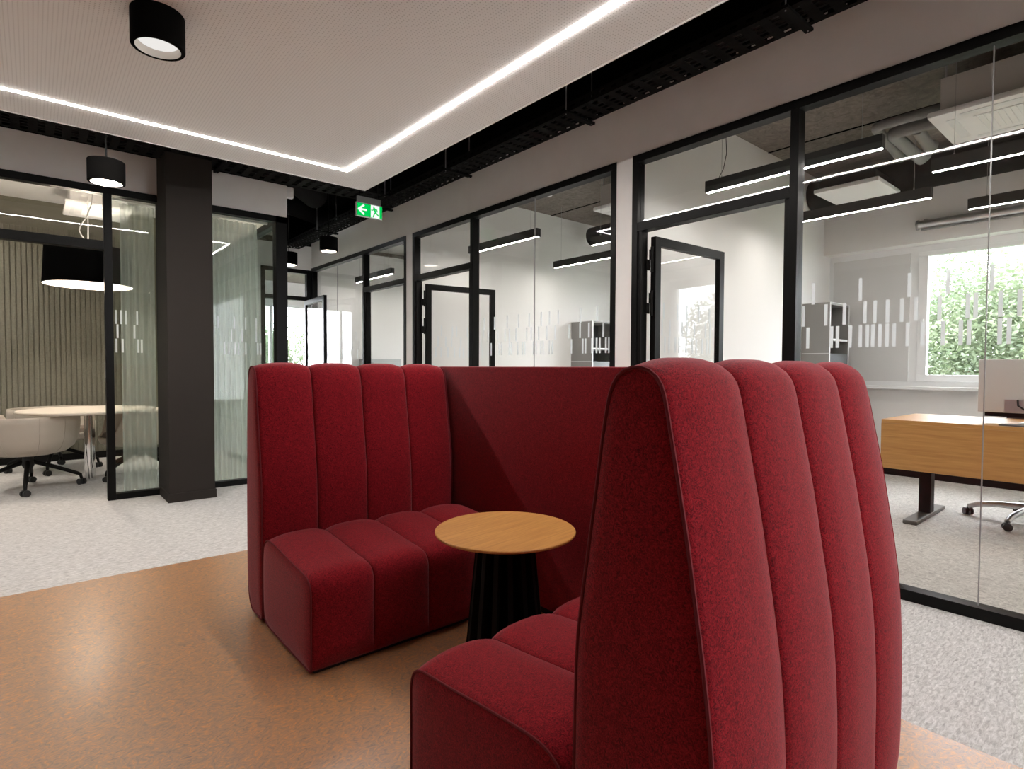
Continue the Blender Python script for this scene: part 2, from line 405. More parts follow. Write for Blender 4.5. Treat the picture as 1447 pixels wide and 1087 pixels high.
for k in (0, 1, 2, 3):
    y0, y1 = (-.42, 2.78, 5.865, -3.9)[k], (2.70, 5.785, 8.87, -.5)[k]
    root = sroot('window_%d' % (4 + k + (4 if k == 3 else 0)), ('white framed office window beside the oak desk, one light closed by a blind panel',
                 'white framed window of the middle office', 'white framed window of the office nearest the corridor end', 'white framed window of the office behind the camera')[k], 'window', (XN, (y0 + y1) / 2, 0))
    o = root.location; m = MB(); yb = y1 - .85
    m.box(XN - .01, XN + .07, y0, y1, 2.39, 2.462); m.box(XN - .01, XN + .07, y0, y1, .965, 1.03)
    m.box(XN - .01, XN + .07, y1 - .05, y1, 1.03, 2.39); m.box(XN - .01, XN + .07, y0, y0 + .05, 1.03, 2.39); m.box(XN - .01, XN + .07, yb - .03, yb + .05, 1.03, 2.39)
    ym = yb - 1.36
    m.box(XN - .01, XN + .07, ym - .04, ym + .04, 1.03, 2.39)
    m.build('window_frame', WINW, root, off=o)
    for a, b in ((ym + .04, yb - .03), (y0 + .05, ym - .04)):
        s = MB(); z0, z1 = 1.03, 2.39
        s.box(XN - .03, XN + .05, a, b, z1 - .045, z1, .004).box(XN - .03, XN + .05, a, b, z0, z0 + .07, .004).box(XN - .03, XN + .05, a, a + .085, z0 + .07, z1 - .045, .004).box(XN - .03, XN + .05, b - .085, b, z0 + .07, z1 - .045, .004)
        sa = s.build('sash', WINW, root, off=o)
        MB().box(XN + .01, XN + .02, a + .08, b - .08, z0 + .06, z1 - .04).build('glass_pane', GLASS, sa, off=o)
        hh = MB().box(XN - .05, XN - .03, b - .058, b - .030, 1.55, 1.69, .004); hh.build('window_handle', WINW, sa, off=o)
    MB().box(XN - .022, XN - .012, yb + .046, y1 - .046, 1.025, 2.395).build('blind_panel', BLIND, root, off=o)
    sl = MB().box(XN - .17, XN + .02, y0, y1, .945, .975, .004); sl.build('window_sill', WINW, root, off=o)

# linear pendants of the offices
def linear_lamp(x, ya, yb, label, z=2.5):
    root = thing('linear_pendant_lamp', label, 'pendant lamp', (x, (ya + yb) / 2, z), 0, 'black linear pendants in the offices')
    L = (yb - ya) / 2
    m = MB().box(-.03, .03, -L, L, .006, .085, .0015); m.build('housing', LAMPG, root)
    MB().box(-.030, .030, -L, L, .001, .006).build('bottom_plate', BLACKM, root)
    MB().box(-.010, .010, -L + .006, L - .006, -.001, .001).build('diffuser', LINE, root)
    for s in (-1, 1):
        MB().tube([(0, s * (L - .12), .085), (0, s * (L - .12), 3.3 - z)], .0016, 6).build('wire', GREYM, root, True)
        MB().lathe([(0, .1), (.006, .1), (.006, .084), (0, .084)], (0, s * (L - .12), 0), 10).build('wire_clip', GREYM, root, True)
    return root
onm = ('in the office with the oak desk', 'in the middle office', 'in the office nearest the corridor end')
for k in range(3):
    d = PITCH * k
    a = linear_lamp(3.98, 1.205 + d, 2.39 + d, 'black linear pendant hanging just behind the glass ' + onm[k])
    if k == 0:
        MB().tube([(0, .50, .085), (.02, .47, .16), (.045, .46, .28), (.05, .47, .40), (.03, .50, .5), (0, .52, .6), (0, .53, .8)], .003, 6).build('cable', BLACKP, a, True)
    linear_lamp(5.40, 1.295 + d, 2.41 + d, 'black linear pendant third in from the glass ' + onm[k])
    if k < 2:
        linear_lamp(4.72, -.04 + d, 1.135 + d, 'black linear pendant second in from the glass ' + onm[k])
        linear_lamp(6.03, .01 + d, 1.19 + d, 'black linear pendant nearest the windows ' + onm[k])

# ceiling cassettes, ducts and pipes
def cassette(x0, x1, y0, y1, z, label, body=GREYM, zc=3.3, bt=.27, plain=False):
    cx, cy = (x0 + x1) / 2, (y0 + y1) / 2
    root = thing('air_conditioner', label, 'air conditioner', (cx, cy, z))
    w, d = (x1 - x0) / 2, (y1 - y0) / 2
    m = MB().box(-w, w, -d, d, 0, .04, .012); m.build('front_panel', WHITE, root, True)
    MB().box(-w * .86, w * .86, -d * .86, d * .86, .04, bt, .004).build('body', body, root)
    if plain: return root
    g = MB().box(-w * .5, w * .5, -d * .5, d * .5, -.004, .001)
    for i in range(13): g.box(-w * .47, w * .47, d * (-.46 + .0767 * i) - .004, d * (-.46 + .0767 * i) + .004, -.008, -.003)
    g.build('grille', WHITE, root)
    for a, b, c, e in ((-w * .62, w * .62, -d * .82, -d * .70), (-w * .62, w * .62, d * .70, d * .82), (-w * .82, -w * .70, -d * .62, d * .62), (w * .70, w * .82, -d * .62, d * .62)):
        MB().box(a, b, c, e, -.003, .002).build('flap', EDGE, root)
    for sx in (-1, 1):
        for sy in (-1, 1): MB().tube([(sx * w * .8, sy * d * .8, bt - .03), (sx * w * .8, sy * d * .8, zc - z)], .006, 8).build('hanger_rod', GREYM, root, True)
    return root
CASB = mat('cassette_body', (.47, .45, .43), .6)
cassette(4.79, 5.50, .30, 1.19, 2.90, 'large white ceiling air conditioner above the oak desk', CASB)
cassette(4.79, 5.50, .30 + PITCH, 1.19 + PITCH, 2.90, 'white ceiling air conditioner in the middle office', CASB)
cassette(5.64, 6.24, 1.74, 2.28, 2.80, 'flat white ceiling panel unit between the pendants near the grey shelf cabinet', BLACKM, 3.3, .12, True)
def duct(name, pts, r, label, cat, m=BLACKM, group=None):
    o = MB().tube(pts, r, 24).build(name, m, None, True, off=pts[0])
    return tag(o, label, cat, group)
duct('ventilation_duct', [(6.62, -.4, 3.06), (6.62, 2.69, 3.06)], .15, 'thick dark ventilation duct under the concrete ceiling by the office windows', 'duct', TRAYM)
duct('ventilation_duct', [(6.2, 2.8, 3.05), (6.2, 5.55, 3.05)], .13, 'dark ventilation duct in the middle office', 'duct', TRAYM)
duct('pipe', [(4.93, 1.14, 3.0), (4.93, 1.50, 3.0), (4.945, 1.545, 3.0), (4.99, 1.56, 3.0), (5.82, 1.63, 3.0), (5.9, 1.63, 3.06)], .035, 'grey bent pipe with the outermost elbow beside the air conditioner', 'pipe', PIPEG)
duct('pipe', [(5.16, 1.14, 3.0), (5.16, 1.45, 3.0), (5.175, 1.495, 3.0), (5.22, 1.51, 3.0), (5.98, 1.52, 3.0), (6.1, 1.52, 3.06)], .047, 'grey pipe elbow in the middle of three beside the air conditioner', 'pipe', PIPEG)
duct('pipe', [(5.215, 1.355, 3.0), (5.76, 1.40, 3.0), (5.86, 1.41, 3.06)], .042, 'grey pipe closest to the white air conditioner panel', 'pipe', PIPEG)
duct('pipe', [(5.62, 4.35, 3.06), (5.65, 4.62, 2.95), (5.9, 4.68, 2.93)], .10, 'thick grey pipe elbow in the middle office', 'pipe', PIPEG)
t = thing('roller_tube', 'pale grey roller tube mounted on the beam above the office window', 'roller tube', (XB - .05, .7, 2.632))
MB().tube([(0, -1.1, 0), (0, 1.07, 0)], .042, 20).build('tube', SILVER, t, True)
MB().tube([(0, 1.07, 0), (0, 1.09, 0)], .05, 20).build('end_cap', GREYM, t, True)
MB().box(-.02, .015, -1.08, 1.05, -.062, -.04, .004).build('bottom_bar', GREYM, t)
for y in (-1.0, 1.0): MB().box(0, .05, y, y + .03, -.02, .055).build('bracket', GREYM, t)
sd = thing('smoke_detector', 'round white smoke detector on the concrete ceiling of the middle office', 'smoke detector', (4.85, 5.05, 3.3))
MB().lathe([(0, -.05), (.035, -.048), (.05, -.03), (.052, 0), (0, 0)], n=24).build('housing', WHITE, sd, True)

# shelf cabinets
def cabinet(x0, x1, y0, y1, h, label, zs, stack):
    root = thing('shelf_cabinet', label, 'cabinet', ((x0 + x1) / 2, (y0 + y1) / 2, 0)); o = root.location; T = .022
    m = MB().box(x0, x0 + T, y0, y1, 0, h).box(x1 - T, x1, y0, y1, 0, h).box(x0 + T, x1 - T, y1 - T, y1, 0, h).box(x0 + T, x1 - T, y0, y1 - T, h - T, h).box(x0 + T, x1 - T, y0, y1 - T, 0, .06)
    m.build('carcass', CABG, root, off=o)
    MB().box(x0 + T, x1 - T, y1 - T - .006, y1 - T, .06, h - T).build('back_panel', CABD, root, off=o)
    for z in zs: MB().box(x0 + T, x1 - T, y0 + .004, y1 - T - .006, z, z + T).build('shelf', EDGE, root, off=o)
    e = MB().box(x0 - .001, x0 + T, y0 - .003, y0, 0, h).box(x1 - T, x1, y0 - .003, y0, 0, h).box(x0 - .002, x1, y0 - .003, y1, h, h + .004)
    e.box(x0 - .0015, x0, y0, y1, stack, stack + .005)
    e.build('edge_band', EDGE, root, off=o)
    MB().box(x0 + T, x1 - T, y0 + .002, y0 + .008, .06, stack).build('glass_door', mat('smoked_glass', (.12, .13, .14), .15), root, off=o)
    return root
cabinet(6.44, 6.98, 2.412, 2.695, 1.863, 'tall grey open shelf cabinet beside the white blind panel', (1.46,), 1.32)
cabinet(6.027, 6.60, 5.373, 5.78, 1.82, 'tall grey open shelf cabinet in the middle office', (1.42,), 1.25)
lc = thing('low_cabinet', 'low pale grey cabinet seen through the doorway nearest the corridor end', 'cabinet', (4.44, 8.66, 0))
MB().box(-.285, .285, -.2, .2, 0, 1.29, .003).build('carcass', CABL, lc)
MB().box(-.235, .235, -.215, -.2, .08, 1.235, .003).build('door', CABL, lc)

# oak desk with monitor, tablet and swivel chair
dk = thing('desk', 'oak office desk with a deep front panel and black T legs by the window', 'desk', (5.38, .62, 0))
MB().box(-.43, .43, -.95, .85, .747, .775, .003).build('desktop', OAKY, dk)
MB().box(-.433, -.408, -.95, .85, .405, .747, .002).build('front_panel', OAKY, dk)
for y in (.66, -.76):
    l = MB().box(-.05, .05, y - .045, y + .035, .03, .74, .004).build('leg', BLACKM, dk)
    MB().box(-.42, .36, y - .05, y + .04, 0, .03, .006).build('foot', mat('foot_metal', (.13, .12, .11), .4, .5), l)
MB().box(-.04, .04, -.76, .66, .70, .745).build('crossbar', BLACKM, dk)
mo = thing('monitor', 'silver backed computer monitor standing on the oak desk', 'monitor', (5.27, .64, .775))
MB().box(-.02, .018, -.32, .31, .075, .454, .006).build('back_shell', MONI, mo)
MB().box(.018, .024, -.315, .305, .085, .448).build('screen', BLACKP, mo)
MB().box(-.012, .02, -.31, .27, .045, .075).build('lower_bezel', TRAYM, mo)
MB().box(-.024, -.019, -.24, .16, .085, .17).build('socket_recess', SILVER, mo)
MB().tube([(-.03, .09, .168), (-.045, .085, .13), (-.04, .05, .1), (-.035, -.02, .085), (-.04, -.1, .04), (-.03, -.16, .012)], .006, 8).build('cable', BLACKP, mo, True)
MB().box(-.05, -.02, -.10, .02, .01, .2, .004).build('stand', SILVER, mo)
MB().box(-.12, .12, -.15, .07, 0, .012, .003).build('stand_base', SILVER, mo)
tb = thing('tablet', 'thin dark tablet lying flat on the oak desk below the monitor', 'tablet', (5.05, .70, .775))
MB().box(-.06, .06, -.11, .09, 0, .009, .003).build('body', CABD, tb)
MB().box(-.052, .052, -.10, .08, .009, .0095).build('screen', GREYM, tb)
oc_ = thing('office_chair', 'swivel office chair on a silver star base under the oak desk', 'chair', (5.70, .675, 0))
def castor(mb_parent, x, y, r=.028, m=BLACKP):
    a = math.atan2(y, x)
    q = MB(); mt = Matrix.Translation((x, y, r)) @ Matrix.Rotation(a + .6, 4, 'Z')
    for s in (-1, 1): q.tube([mt @ Vector((s * .008, 0, 0)), mt @ Vector((s * .028, 0, 0))], r, 16)
    q.tube([(x, y, r), (x, y, r * 2 + .012)], .009, 8)
    return q.build('castor', m, mb_parent, True)
for i in range(5):
    a = math.radians(93.0 + 72 * i); R = .395
    ca, sa = math.cos(a), math.sin(a)
    ar = MB().tube([(ca * .03, sa * .03, .125), (ca * .2, sa * .2, .115), (ca * .33, sa * .33, .095), (ca * R, sa * R, .065)], .027, 12, .018).build('base_arm', SILVER, oc_, True)
    castor(ar, ca * R, sa * R)
MB().lathe([(0, .09), (.05, .09), (.05, .15), (.032, .17), (.032, .40), (0, .40)], n=24).build('gas_column', BLACKP, oc_, True)
MB().box(-.14, .14, -.09, .09, .39, .43, .01).build('mechanism', BLACKP, oc_)
MB().tube([(0, .08, .405), (-.05, .20, .395), (-.08, .30, .385)], .007, 8).build('lever', BLACKP, oc_, True)
MB().box(-.24, .24, -.24, .24, .43, .50, .03).build('seat', BLACKP, oc_, True)
MB().box(.23, .29, -.22, .22, .55, 1.05, .03).build('backrest', BLACKP, oc_, True)
MB().box(.2, .26, -.03, .03, .42, .7, .01).build('back_support', BLACKP, oc_)

# ---------------------------------------------------------------- corridor end
rt = sroot('window_7', 'black framed glazing and doorway closing the end of the corridor', 'glazed partition', (2.65, YE, 0)); o = rt.location
m = MB()
m.box(2.56, XW, YE - .01, YE + .07, 2.575, 2.635).box(3.232, XW, YE - .01, YE + .07, 0, 2.575).box(2.56, 2.62, YE - .01, YE + .07, 0, 2.575)
m.build('frame', FRAME, rt, off=o)
MB().box(2.62, 3.232, YE - .01, YE + .07, 2.165, 2.225).build('transom', FRAME, rt, off=o)
MB().box(2.62, 3.232, YE + .025, YE + .033, 2.225, 2.575).build('glass_pane', GLASS, rt, off=o)
door_leaf(1, (3.205, YE - .03, 0), math.radians(-94.8), .96, 'open glass door leaf at the end of the corridor', -1, 2.155)
br = MB().box(-2, 7, YE + .1, 13, -.05, 0)
struct(br.build('floor', CARPET))
struct(MB().box(-2, 7, YE + .1, 13.1, 3.05, 3.1).build('ceiling', CONC))
rb = MB().box(5.46, 7, 13, 13.15, .55, 2.55).box(-2, 7, 13, 13.15, 0, .55).box(-2, 7, 13, 13.15, 2.55, 3.05).box(-2.1, -2, YE + .1, 13.1, 0, 3.05).box(7, 7.1, YE + .3, 13.1, 0, 3.05)
struct(rb.build('wall_room', OFFW))
r8 = sroot('window_8', 'wide bright window behind the corridor end', 'window', (2.5, 13, 0)); o = r8.location
m = MB().box(-2, 5.46, 13, 13.08, 2.49, 2.55).box(-2, 5.46, 13, 13.08, .55, .62)
for x in (-2, -.6, 1.0, 2.6, 4.0, 5.4): m.box(x, x + .06, 13, 13.08, .62, 2.49)
m.build('window_frame', WINW, r8, off=o)
for a, b in ((-1.94, -.6), (-.54, 1.0), (1.06, 2.6), (2.66, 4.0), (4.06, 5.4)): MB().box(a, b, 13.03, 13.04, .62, 2.49).build('glass_pane', GLASS, r8, off=o)

# ---------------------------------------------------------------- meeting room
rm = sroot('window_9', 'black framed glass front and doorway of the meeting room', 'glazed partition', (.5, YW, 0)); o = rm.location
m = MB()
m.box(-4, .862, YW, YW + .08, 2.60, 2.66).box(1.212, 1.99, YW, YW + .08, 2.60, 2.66)
m.box(.532, .862, YW, YW + .08, 0, .052).box(1.212, 1.88, YW, YW + .08, 0, .052)
m.build('frame', FRAME, rm, off=o)
pm = MB().box(.474, .532, YW - .006, YW + .08, 0, 2.60, .002).build('mullion', FRAME, rm, off=o)
MB().box(.47, .4745, YW + .02, YW + .05, 1.05, 1.18).build('strike_plate', GREYM, pm, off=o)
MB().box(1.88, 1.99, YW, YW + .11, 0, 2.66, .002).build('corner_post', FRAME, rm, off=o)
MB().box(-4, .474, YW, YW + .08, 2.13, 2.205, .002).build('transom', FRAME, rm, off=o)
MB().box(-4, .474, YW + .036, YW + .044, 2.205, 2.60).build('glass_pane', GLASS, rm, off=o)
MB().box(.532, .862, YW + .036, YW + .044, .052, 2.60).build('glass_pane', GLASSG, rm, off=o)
MB().box(1.212, 1.88, YW + .036, YW + .044, .052, 2.60).build('glass_pane', GLASSG, rm, off=o)
DL = [[0.553, 0.588, 0.625, 0.706, 1.35, 1.493, 1.596, 1.694], [0.563, 0.685, 1.468, 1.563, 1.694], [0.553, 0.598, 0.711, 0.737, 1.405, 1.443, 1.499, 1.531, 1.596, 1.707, 1.734]]
d = MB(); decal_rows(DL, lambda a, b, z0, z1: d.box(a, b, YW + .0345, YW + .0355, z0, z1), .014)
d.build('decal_strips', DECAL, rm, off=o)
rs = sroot('window_10', 'glass side of the meeting room along the corridor', 'glazed partition', (1.94, 7.3, 0)); o = rs.location
MB().box(1.90, 1.98, YW + .11, 8.70, 0, .052).box(1.90, 1.98, YW + .11, 8.70, 2.60, 2.66).box(1.90, 1.98, 8.64, 8.70, .052, 2.60).build('frame', FRAME, rs, off=o)
MB().box(1.936, 1.944, YW + .11, 8.64, .052, 2.60).build('glass_pane', GLASSG, rs, off=o)
YB = 8.767
wo = MB().box(-4, 1.99, YB, YB + .04, 0, 3.1)
ol = struct(wo.build('wall_olive', OLIVE), 'olive green ribbed acoustic wall of the meeting room', 'wall')
rb = MB()
x = -2.9
while x < 1.98:
    rb.box(x, x + .040, YB - .011, YB, .08, 2.78, .003); x += .0495
rb.build('ribs', OLIVE, ol)
struct(MB().box(-4, 1.99, YB - .03, YB - .016, 0, .08).build('baseboard_meeting', BLACKM))
struct(MB().box(-4, 1.99, YW + .10, YB + .04, 3.1, 3.2).build('ceiling_meeting', OFFW), 'white ceiling of the meeting room', 'ceiling')
struct(MB().box(1.90, 1.99, YW + .10, YB, 2.66, 3.1).build('wall_meeting', OFFW))

# sheer curtain: one hanging cloth with narrow folds
def curtain(x0, x1, label, seed, m=None):
    rr = random.Random(seed); bm = bmesh.new(); n = int((x1 - x0) / .006); ph = 0; cols = []
    for i in range(n + 1):
        x = x0 + (x1 - x0) * i / n; ph += .006 / .05 * 2 * PI * (.55 + .9 * rr.random())
        y = 6.06 + .022 * math.sin(ph); cols.append([bm.verts.new((x + (.05 * (1 - (z / 2.58)) * (x - x0) if x1 > 1 else 0), y + .006 * math.sin(ph * .37 + z), z)) for z in (.03, .7, 1.4, 2.0, 2.58)])
    for a, b in zip(cols, cols[1:]):
        for k in range(4): bm.faces.new((a[k], b[k], b[k + 1], a[k + 1]))
    mb = MB(); mb.bm.free(); mb.bm = bm
    return tag(mb.build('sheer_curtain', m or CURT, None, True, off=((x0 + x1) / 2, 6.06, 0), ang=180), label, 'curtain', 'sheer meeting room curtains')
curtain(.605, .86, 'narrow sheer greenish curtain between the door post and the dark column', 1, CURTN)
curtain(1.15, 1.745, 'wide sheer greenish curtain behind the glass past the dark column', 2)
ct = thing('curtain_track', 'slim white curtain track above the meeting room curtains', 'curtain track', (1.2, 6.06, 2.6))
MB().box(-.65, .65, -.015, .015, 0, .02).build('track', WHITE, ct)
for x in (-.6, 0, .6): MB().tube([(x, 0, .02), (x, 0, .5)], .004, 6).build('hanger_rod', WHITE, ct)

# meeting table
mt = thing('meeting_table', 'round cream topped meeting table on a chrome leg', 'table', (.42, 7.0, 0))
MB().lathe([(0, .697), (.53, .697), (.555, .704), (.56, .714), (.556, .722), (0, .722)], n=72, sx=1, sy=1.04).build('tabletop', CREAM, mt, True, ang=30)
MB().lathe([(0, 0), (.045, 0), (.045, .69), (0, .69)], (.005, .05, 0), 32).build('leg', CHROME, mt, True)
MB().lathe([(0, .685), (.12, .685), (.12, .697), (0, .697)], n=32).build('top_plate', BLACKM, mt, True)
# tub chairs
def tub_chair():
    root = thing('tub_chair', 'beige leather tub chair on black castors with its back to the meeting room doorway', 'chair', (0, 0, 0), 0, 'beige tub chairs around the meeting table')
    bm = bmesh.new(); NT = 64
    prof = [(.10, .325), (.20, .328), (.285, .35), (.345, .40), (.378, .47), (.392, .56), (.396, .63), (.394, .688)]
    rings = []
    for i in range(NT):
        th = 2 * PI * i / NT; c = math.cos(th)                      # front is +x
        k = min(1, max(0, (c - .52) / .35)); k = k * k * (3 - 2 * k)
        top = .688 * (1 - k) + .43 * k
        ring = []
        for r, z in prof:
            zz = .325 + (z - .325) * (top - .325) / (.688 - .325) if z > .325 else z
            rr = r * (1 - .06 * k)
            ring.append(bm.verts.new((rr * math.cos(th) * .98, rr * math.sin(th) * 1.0, zz)))
        rings.append(ring)
    for i in range(NT):
        a, b = rings[i], rings[(i + 1) % NT]
        for j in range(len(prof) - 1): bm.faces.new((a[j], b[j], b[j + 1], a[j + 1]))
    bm.faces.new([r[0] for r in rings])
    mb = MB(); mb.bm.free(); mb.bm = bm
    sh = mb.build('shell', LEATHER, root, True, ang=70)
    so = sh.modifiers.new('solid', 'SOLIDIFY'); so.thickness = .03; so.offset = -1
    sm = MB()
    for a in (140, 180, 220, 250): 
        a = math.radians(a); sm.tube([((r + .002) * math.cos(a) * .98, (r + .002) * math.sin(a), z) for r, z in prof[1:]], .0016, 6)
    sm.build('seam', LEATHER, sh, True)
    MB().lathe([(0, .40), (.30, .40), (.335, .43), (.32, .465), (.2, .475), (0, .478)], n=48).build('seat_cushion', CUSH, root, True)
    MB().lathe([(0, .20), (.035, .20), (.05, .235), (.045, .27), (.035, .325), (0, .325)], n=24).build('column', BLACKP, root, True)
    for i in range(4):
        a = PI / 2 * i; ca, sa = math.cos(a), math.sin(a); R = .385
        lg = MB().tube([(ca * .02, sa * .02, .265), (ca * .2, sa * .2, .19), (ca * .36, sa * .36, .115), (ca * R, sa * R, .10), (ca * (R + .008), sa * (R + .008), .06)], .021, 10, .013).build('leg', BLACKM, root, True)
        castor(lg, ca * (R + .008), sa * (R + .008), .03)
    return root
ch = tub_chair(); ch.location = (-.045, 6.9, 0); ch.rotation_euler = (0, 0, math.radians(62))
for part in [c for c in ch.children if c.name.split('.')[0] in ('leg', 'column')]: part.rotation_euler = (0, 0, math.radians(-62 - 3))
ch2 = dup(ch, (.17, 8.0, 0), math.radians(-35), 'beige tub chair on the far side of the meeting table by the ribbed olive wall')
ch3 = dup(ch, (.86, 7.08, 0), math.radians(188), 'beige tub chair half hidden behind the narrow sheer curtain')
for c in ch3.children:
    if c.name.split('.')[0] in ('leg', 'column'): c.rotation_euler = (0, 0, math.radians(-188 - 54))

def cyl_lamp(name, label, loc, dia, h, hang=0, glow=DOWN, cat='ceiling light', grp='black cylinder lamps'):
    r = dia / 2
    root = thing(name, label, cat, loc, 0, grp)
    MB().lathe([(r * .84, .0), (r * .97, .0), (r, .004), (r, h - .003), (r * .985, h), (0, h), (0, h - .01), (r * .82, h - .01), (r * .84, h - .01), (r * .84, 0)], n=56).build('housing', LAMPB, root, True, ang=30)
    MB().lathe([(r * .835, .001), (r * .80, .012), (r * .74, .035), (r * .74, .037), (r * .838, .037)], n=56).build('reflector', SHADEIN, root, True)
    MB().lathe([(0, .030), (r * .745, .030), (r * .745, .036), (0, .036)], n=56).build('diffuser', glow, root, True)
    if hang:
        MB().tube([(0, 0, h), (0, 0, hang)], .006, 8).build('cord', BLACKM, root, True)
        for sx in (-1, 1): MB().lathe([(0, .022), (.004, .02), (.005, 0), (0, 0)], (sx * r * .62, 0, h), 8).build('screw', CHROME, root, True)
    return root
# drum lamp
dl = thing('drum_pendant_lamp', 'large black drum shade pendant above the meeting table', 'pendant lamp', (.44, 7.02, 1.945))
MB().lathe([(.366, 0), (.345, .36), (.342, .36), (.363, 0)], n=64).build('lamp_shade', SHADE, dl, True)
MB().lathe([(.362, .001), (.341, .356)], n=64).build('shade_lining', SHADEIN, dl, True)
MB().lathe([(0, .16), (.03, .165), (.05, .185), (.057, .21), (.05, .24), (.03, .265), (0, .28)], n=24).build('bulb', SHADEG, dl, True)
sf = MB()
for a_ in range(3): sf.tube([(0, 0, .33), (.34 * math.cos(a_ * 2.094), .34 * math.sin(a_ * 2.094), .33)], .003, 6)
sf.tube([(0, 0, .275), (0, 0, .36)], .015, 12)
sf.build('shade_holder', BLACKM, dl, True)
MB().tube([(0, 0, .36), (0, 0, .9), (0, 0, 1.155)], .004, 8).build('cord', WHITE, dl, True)
MB().tube([(.04, -.22, .95), (.01, -.26, .74), (-.03, -.27, .61), (-.056, -.27, .566), (-.078, -.27, .516), (-.084, -.27, .482), (-.069, -.27, .444), (-.042, -.25, .409), (0, -.2, .37), (.03, -.1, .345), (.02, -.02, .34)], .005, 8).build('loose_cable', WHITE, dl, True)
MB().lathe([(0, 1.13), (.05, 1.13), (.05, 1.155), (0, 1.155)], n=24).build('canopy', WHITE, dl, True)
for x, y in ((-.85, 8.1), (-1.5, 7.0)):  # out-of-view lamps added to brighten the meeting room and its olive wall
    cyl_lamp('downlight', 'unseen black cylinder lamp added to brighten the meeting room', (x, y, 2.95), .2, .15, 0, DOWNM)
cassette(.275, .845, 7.30, 7.94, 2.80, 'white ceiling air conditioner of the meeting room above the drum lamp', WHITE, 3.1, .2)

# ---------------------------------------------------------------- ceiling lights of the lounge
st = thing('light_strip', 'long white light line bent around the corner of the lowered ceiling', 'light', (1.875, 4.208, 2.6695))
m = MB()
m.box(-4.7, .012, -.012, .012, -.0028, 0); m.box(-.012, .012, -6.3, -.012, -.0028, 0)
m.build('diffuser', STRIP, st)
cyl_lamp('downlight', 'black cylinder lamp mounted on the white perforated ceiling', (.4355, 2.893, 2.5225), .206, .1475)
cyl_lamp('pendant_lamp', 'black cylinder pendant hanging in front of the meeting room', (.392, 4.625, 2.36), .21, .143, 1.06, PENDG, 'pendant lamp')
cyl_lamp('pendant_lamp', 'black cylinder pendant in the corridor, the one in full view below the exit sign', (2.65, 6.44, 2.495), .202, .160, .92, PENDG, 'pendant lamp')
cyl_lamp('pendant_lamp', 'black cylinder pendant in the corridor, half hidden by the black corner post', (2.64, 7.75, 2.515), .215, .165, .90, PENDG, 'pendant lamp')

# ---------------------------------------------------------------- cable trays and black services
def tray(axis, a0, a1, b0, b1, z, label, h=.06):
    """ladder tray running along axis from a0 to a1, spanning b0..b1 across, bottom at z"""
    root = thing('cable_tray', label, 'cable tray', ((a0 + a1) / 2 if axis == 'x' else (b0 + b1) / 2, (b0 + b1) / 2 if axis == 'x' else (a0 + a1) / 2, z)); o = root.location
    def bx(mb, p0, p1, q0, q1, z0, z1):
        if axis == 'x': mb.box(p0, p1, q0, q1, z0, z1)
        else: mb.box(q0, q1, p0, p1, z0, z1)
    w = b1 - b0; p = MB()
    for u0, u1 in ((0, .12), (.28, .36), (.46, .54), (.64, .72), (.88, 1)): bx(p, a0, a1, b0 + u0 * w, b0 + u1 * w, z, z + .003)
    s = a0; k = 0
    while s < a1:
        bx(p, s, s + .055, b0, b1, z + .0005, z + .0035)
        s += .10; k += 1
    p.build('slotted_bottom', TRAYM, root, off=o)
    for q0 in (b0, b1 - .003):
        r = MB(); bx(r, a0, a1, q0, q0 + .003, z, z + h * .35); bx(r, a0, a1, q0, q0 + .003, z + h * .65, z + h)
        s = a0
        while s < a1: bx(r, s, s + .05, q0, q0 + .003, z + h * .35, z + h * .65); s += .09
        r.build('side_rail', TRAYM, root, off=o)
    s = a0 + .3
    while s < a1:
        for q in (b0 - .01, b1 + .01):
            t_ = MB()
            P = (lambda zz: (s, q, zz)) if axis == 'x' else (lambda zz: (q, s, zz))
            t_.tube([P(z - .02), P(3.42)], .004, 6); t_.build('hanger_rod', GREYM, root, off=o)
        c = MB(); bx(c, s - .02, s + .02, b0 - .03, b1 + .03, z - .016, z - .001); c.build('cross_bracket', TRAYM, root, off=o)
        s += 1.5
    for i, q in enumerate((.2, .35, .55, .75)):
        t_ = MB(); yy = b0 + q * w
        pts = []
        for j in range(13):
            s = a0 + (a1 - a0) * j / 12; dv = .012 * math.sin(j * 2.1 + i * 1.7)
            pts.append((s, yy + dv, z + .018) if axis == 'x' else (yy + dv, s, z + .018))
        t_.tube(pts, .010, 6); t_.build('cable_bundle', BLACKP, root, True, off=o)
    return root
tray('y', -2.0, 8.6, 2.86, 3.10, 2.93, 'black perforated cable tray running along above the office fronts')
tray('x', -3.5, 2.82, 5.36, 5.70, 2.93, 'black slotted cable tray crossing above the meeting room front')
tray('y', -2.0, 5.2, 2.60, 2.78, 3.12, 'narrow black cable tray mounted higher beside the long one')
duct('ventilation_duct', [(1.9, 6.12, 3.22), (2.15, 6.14, 3.16), (2.28, 6.2, 3.11), (2.48, 6.40, 3.09)], .14, 'black round duct with an elbow above the corridor', 'duct', TRAYM)
duct('ventilation_duct', [(2.1, 7.3, 3.27), (3.2, 7.9, 3.27)], .13, 'black round duct far along the corridor ceiling', 'duct', TRAYM)
duct('ventilation_duct', [(-3.5, 5.18, 3.22), (2.4, 5.18, 3.22)], .1, 'black round duct above the meeting room side cable tray', 'duct', TRAYM)
sp = thing('wall_speaker', 'small white sensor box tucked behind the end of the white wall strip', 'sensor', (2.06, 6.06, 2.97))
MB().box(-.05, .05, -.03, .03, -.06, .05, .012).build('housing', WHITE, sp, True)
MB().box(-.075, -.05, -.02, .02, -.03, .03).build('bracket', WHITE, sp)

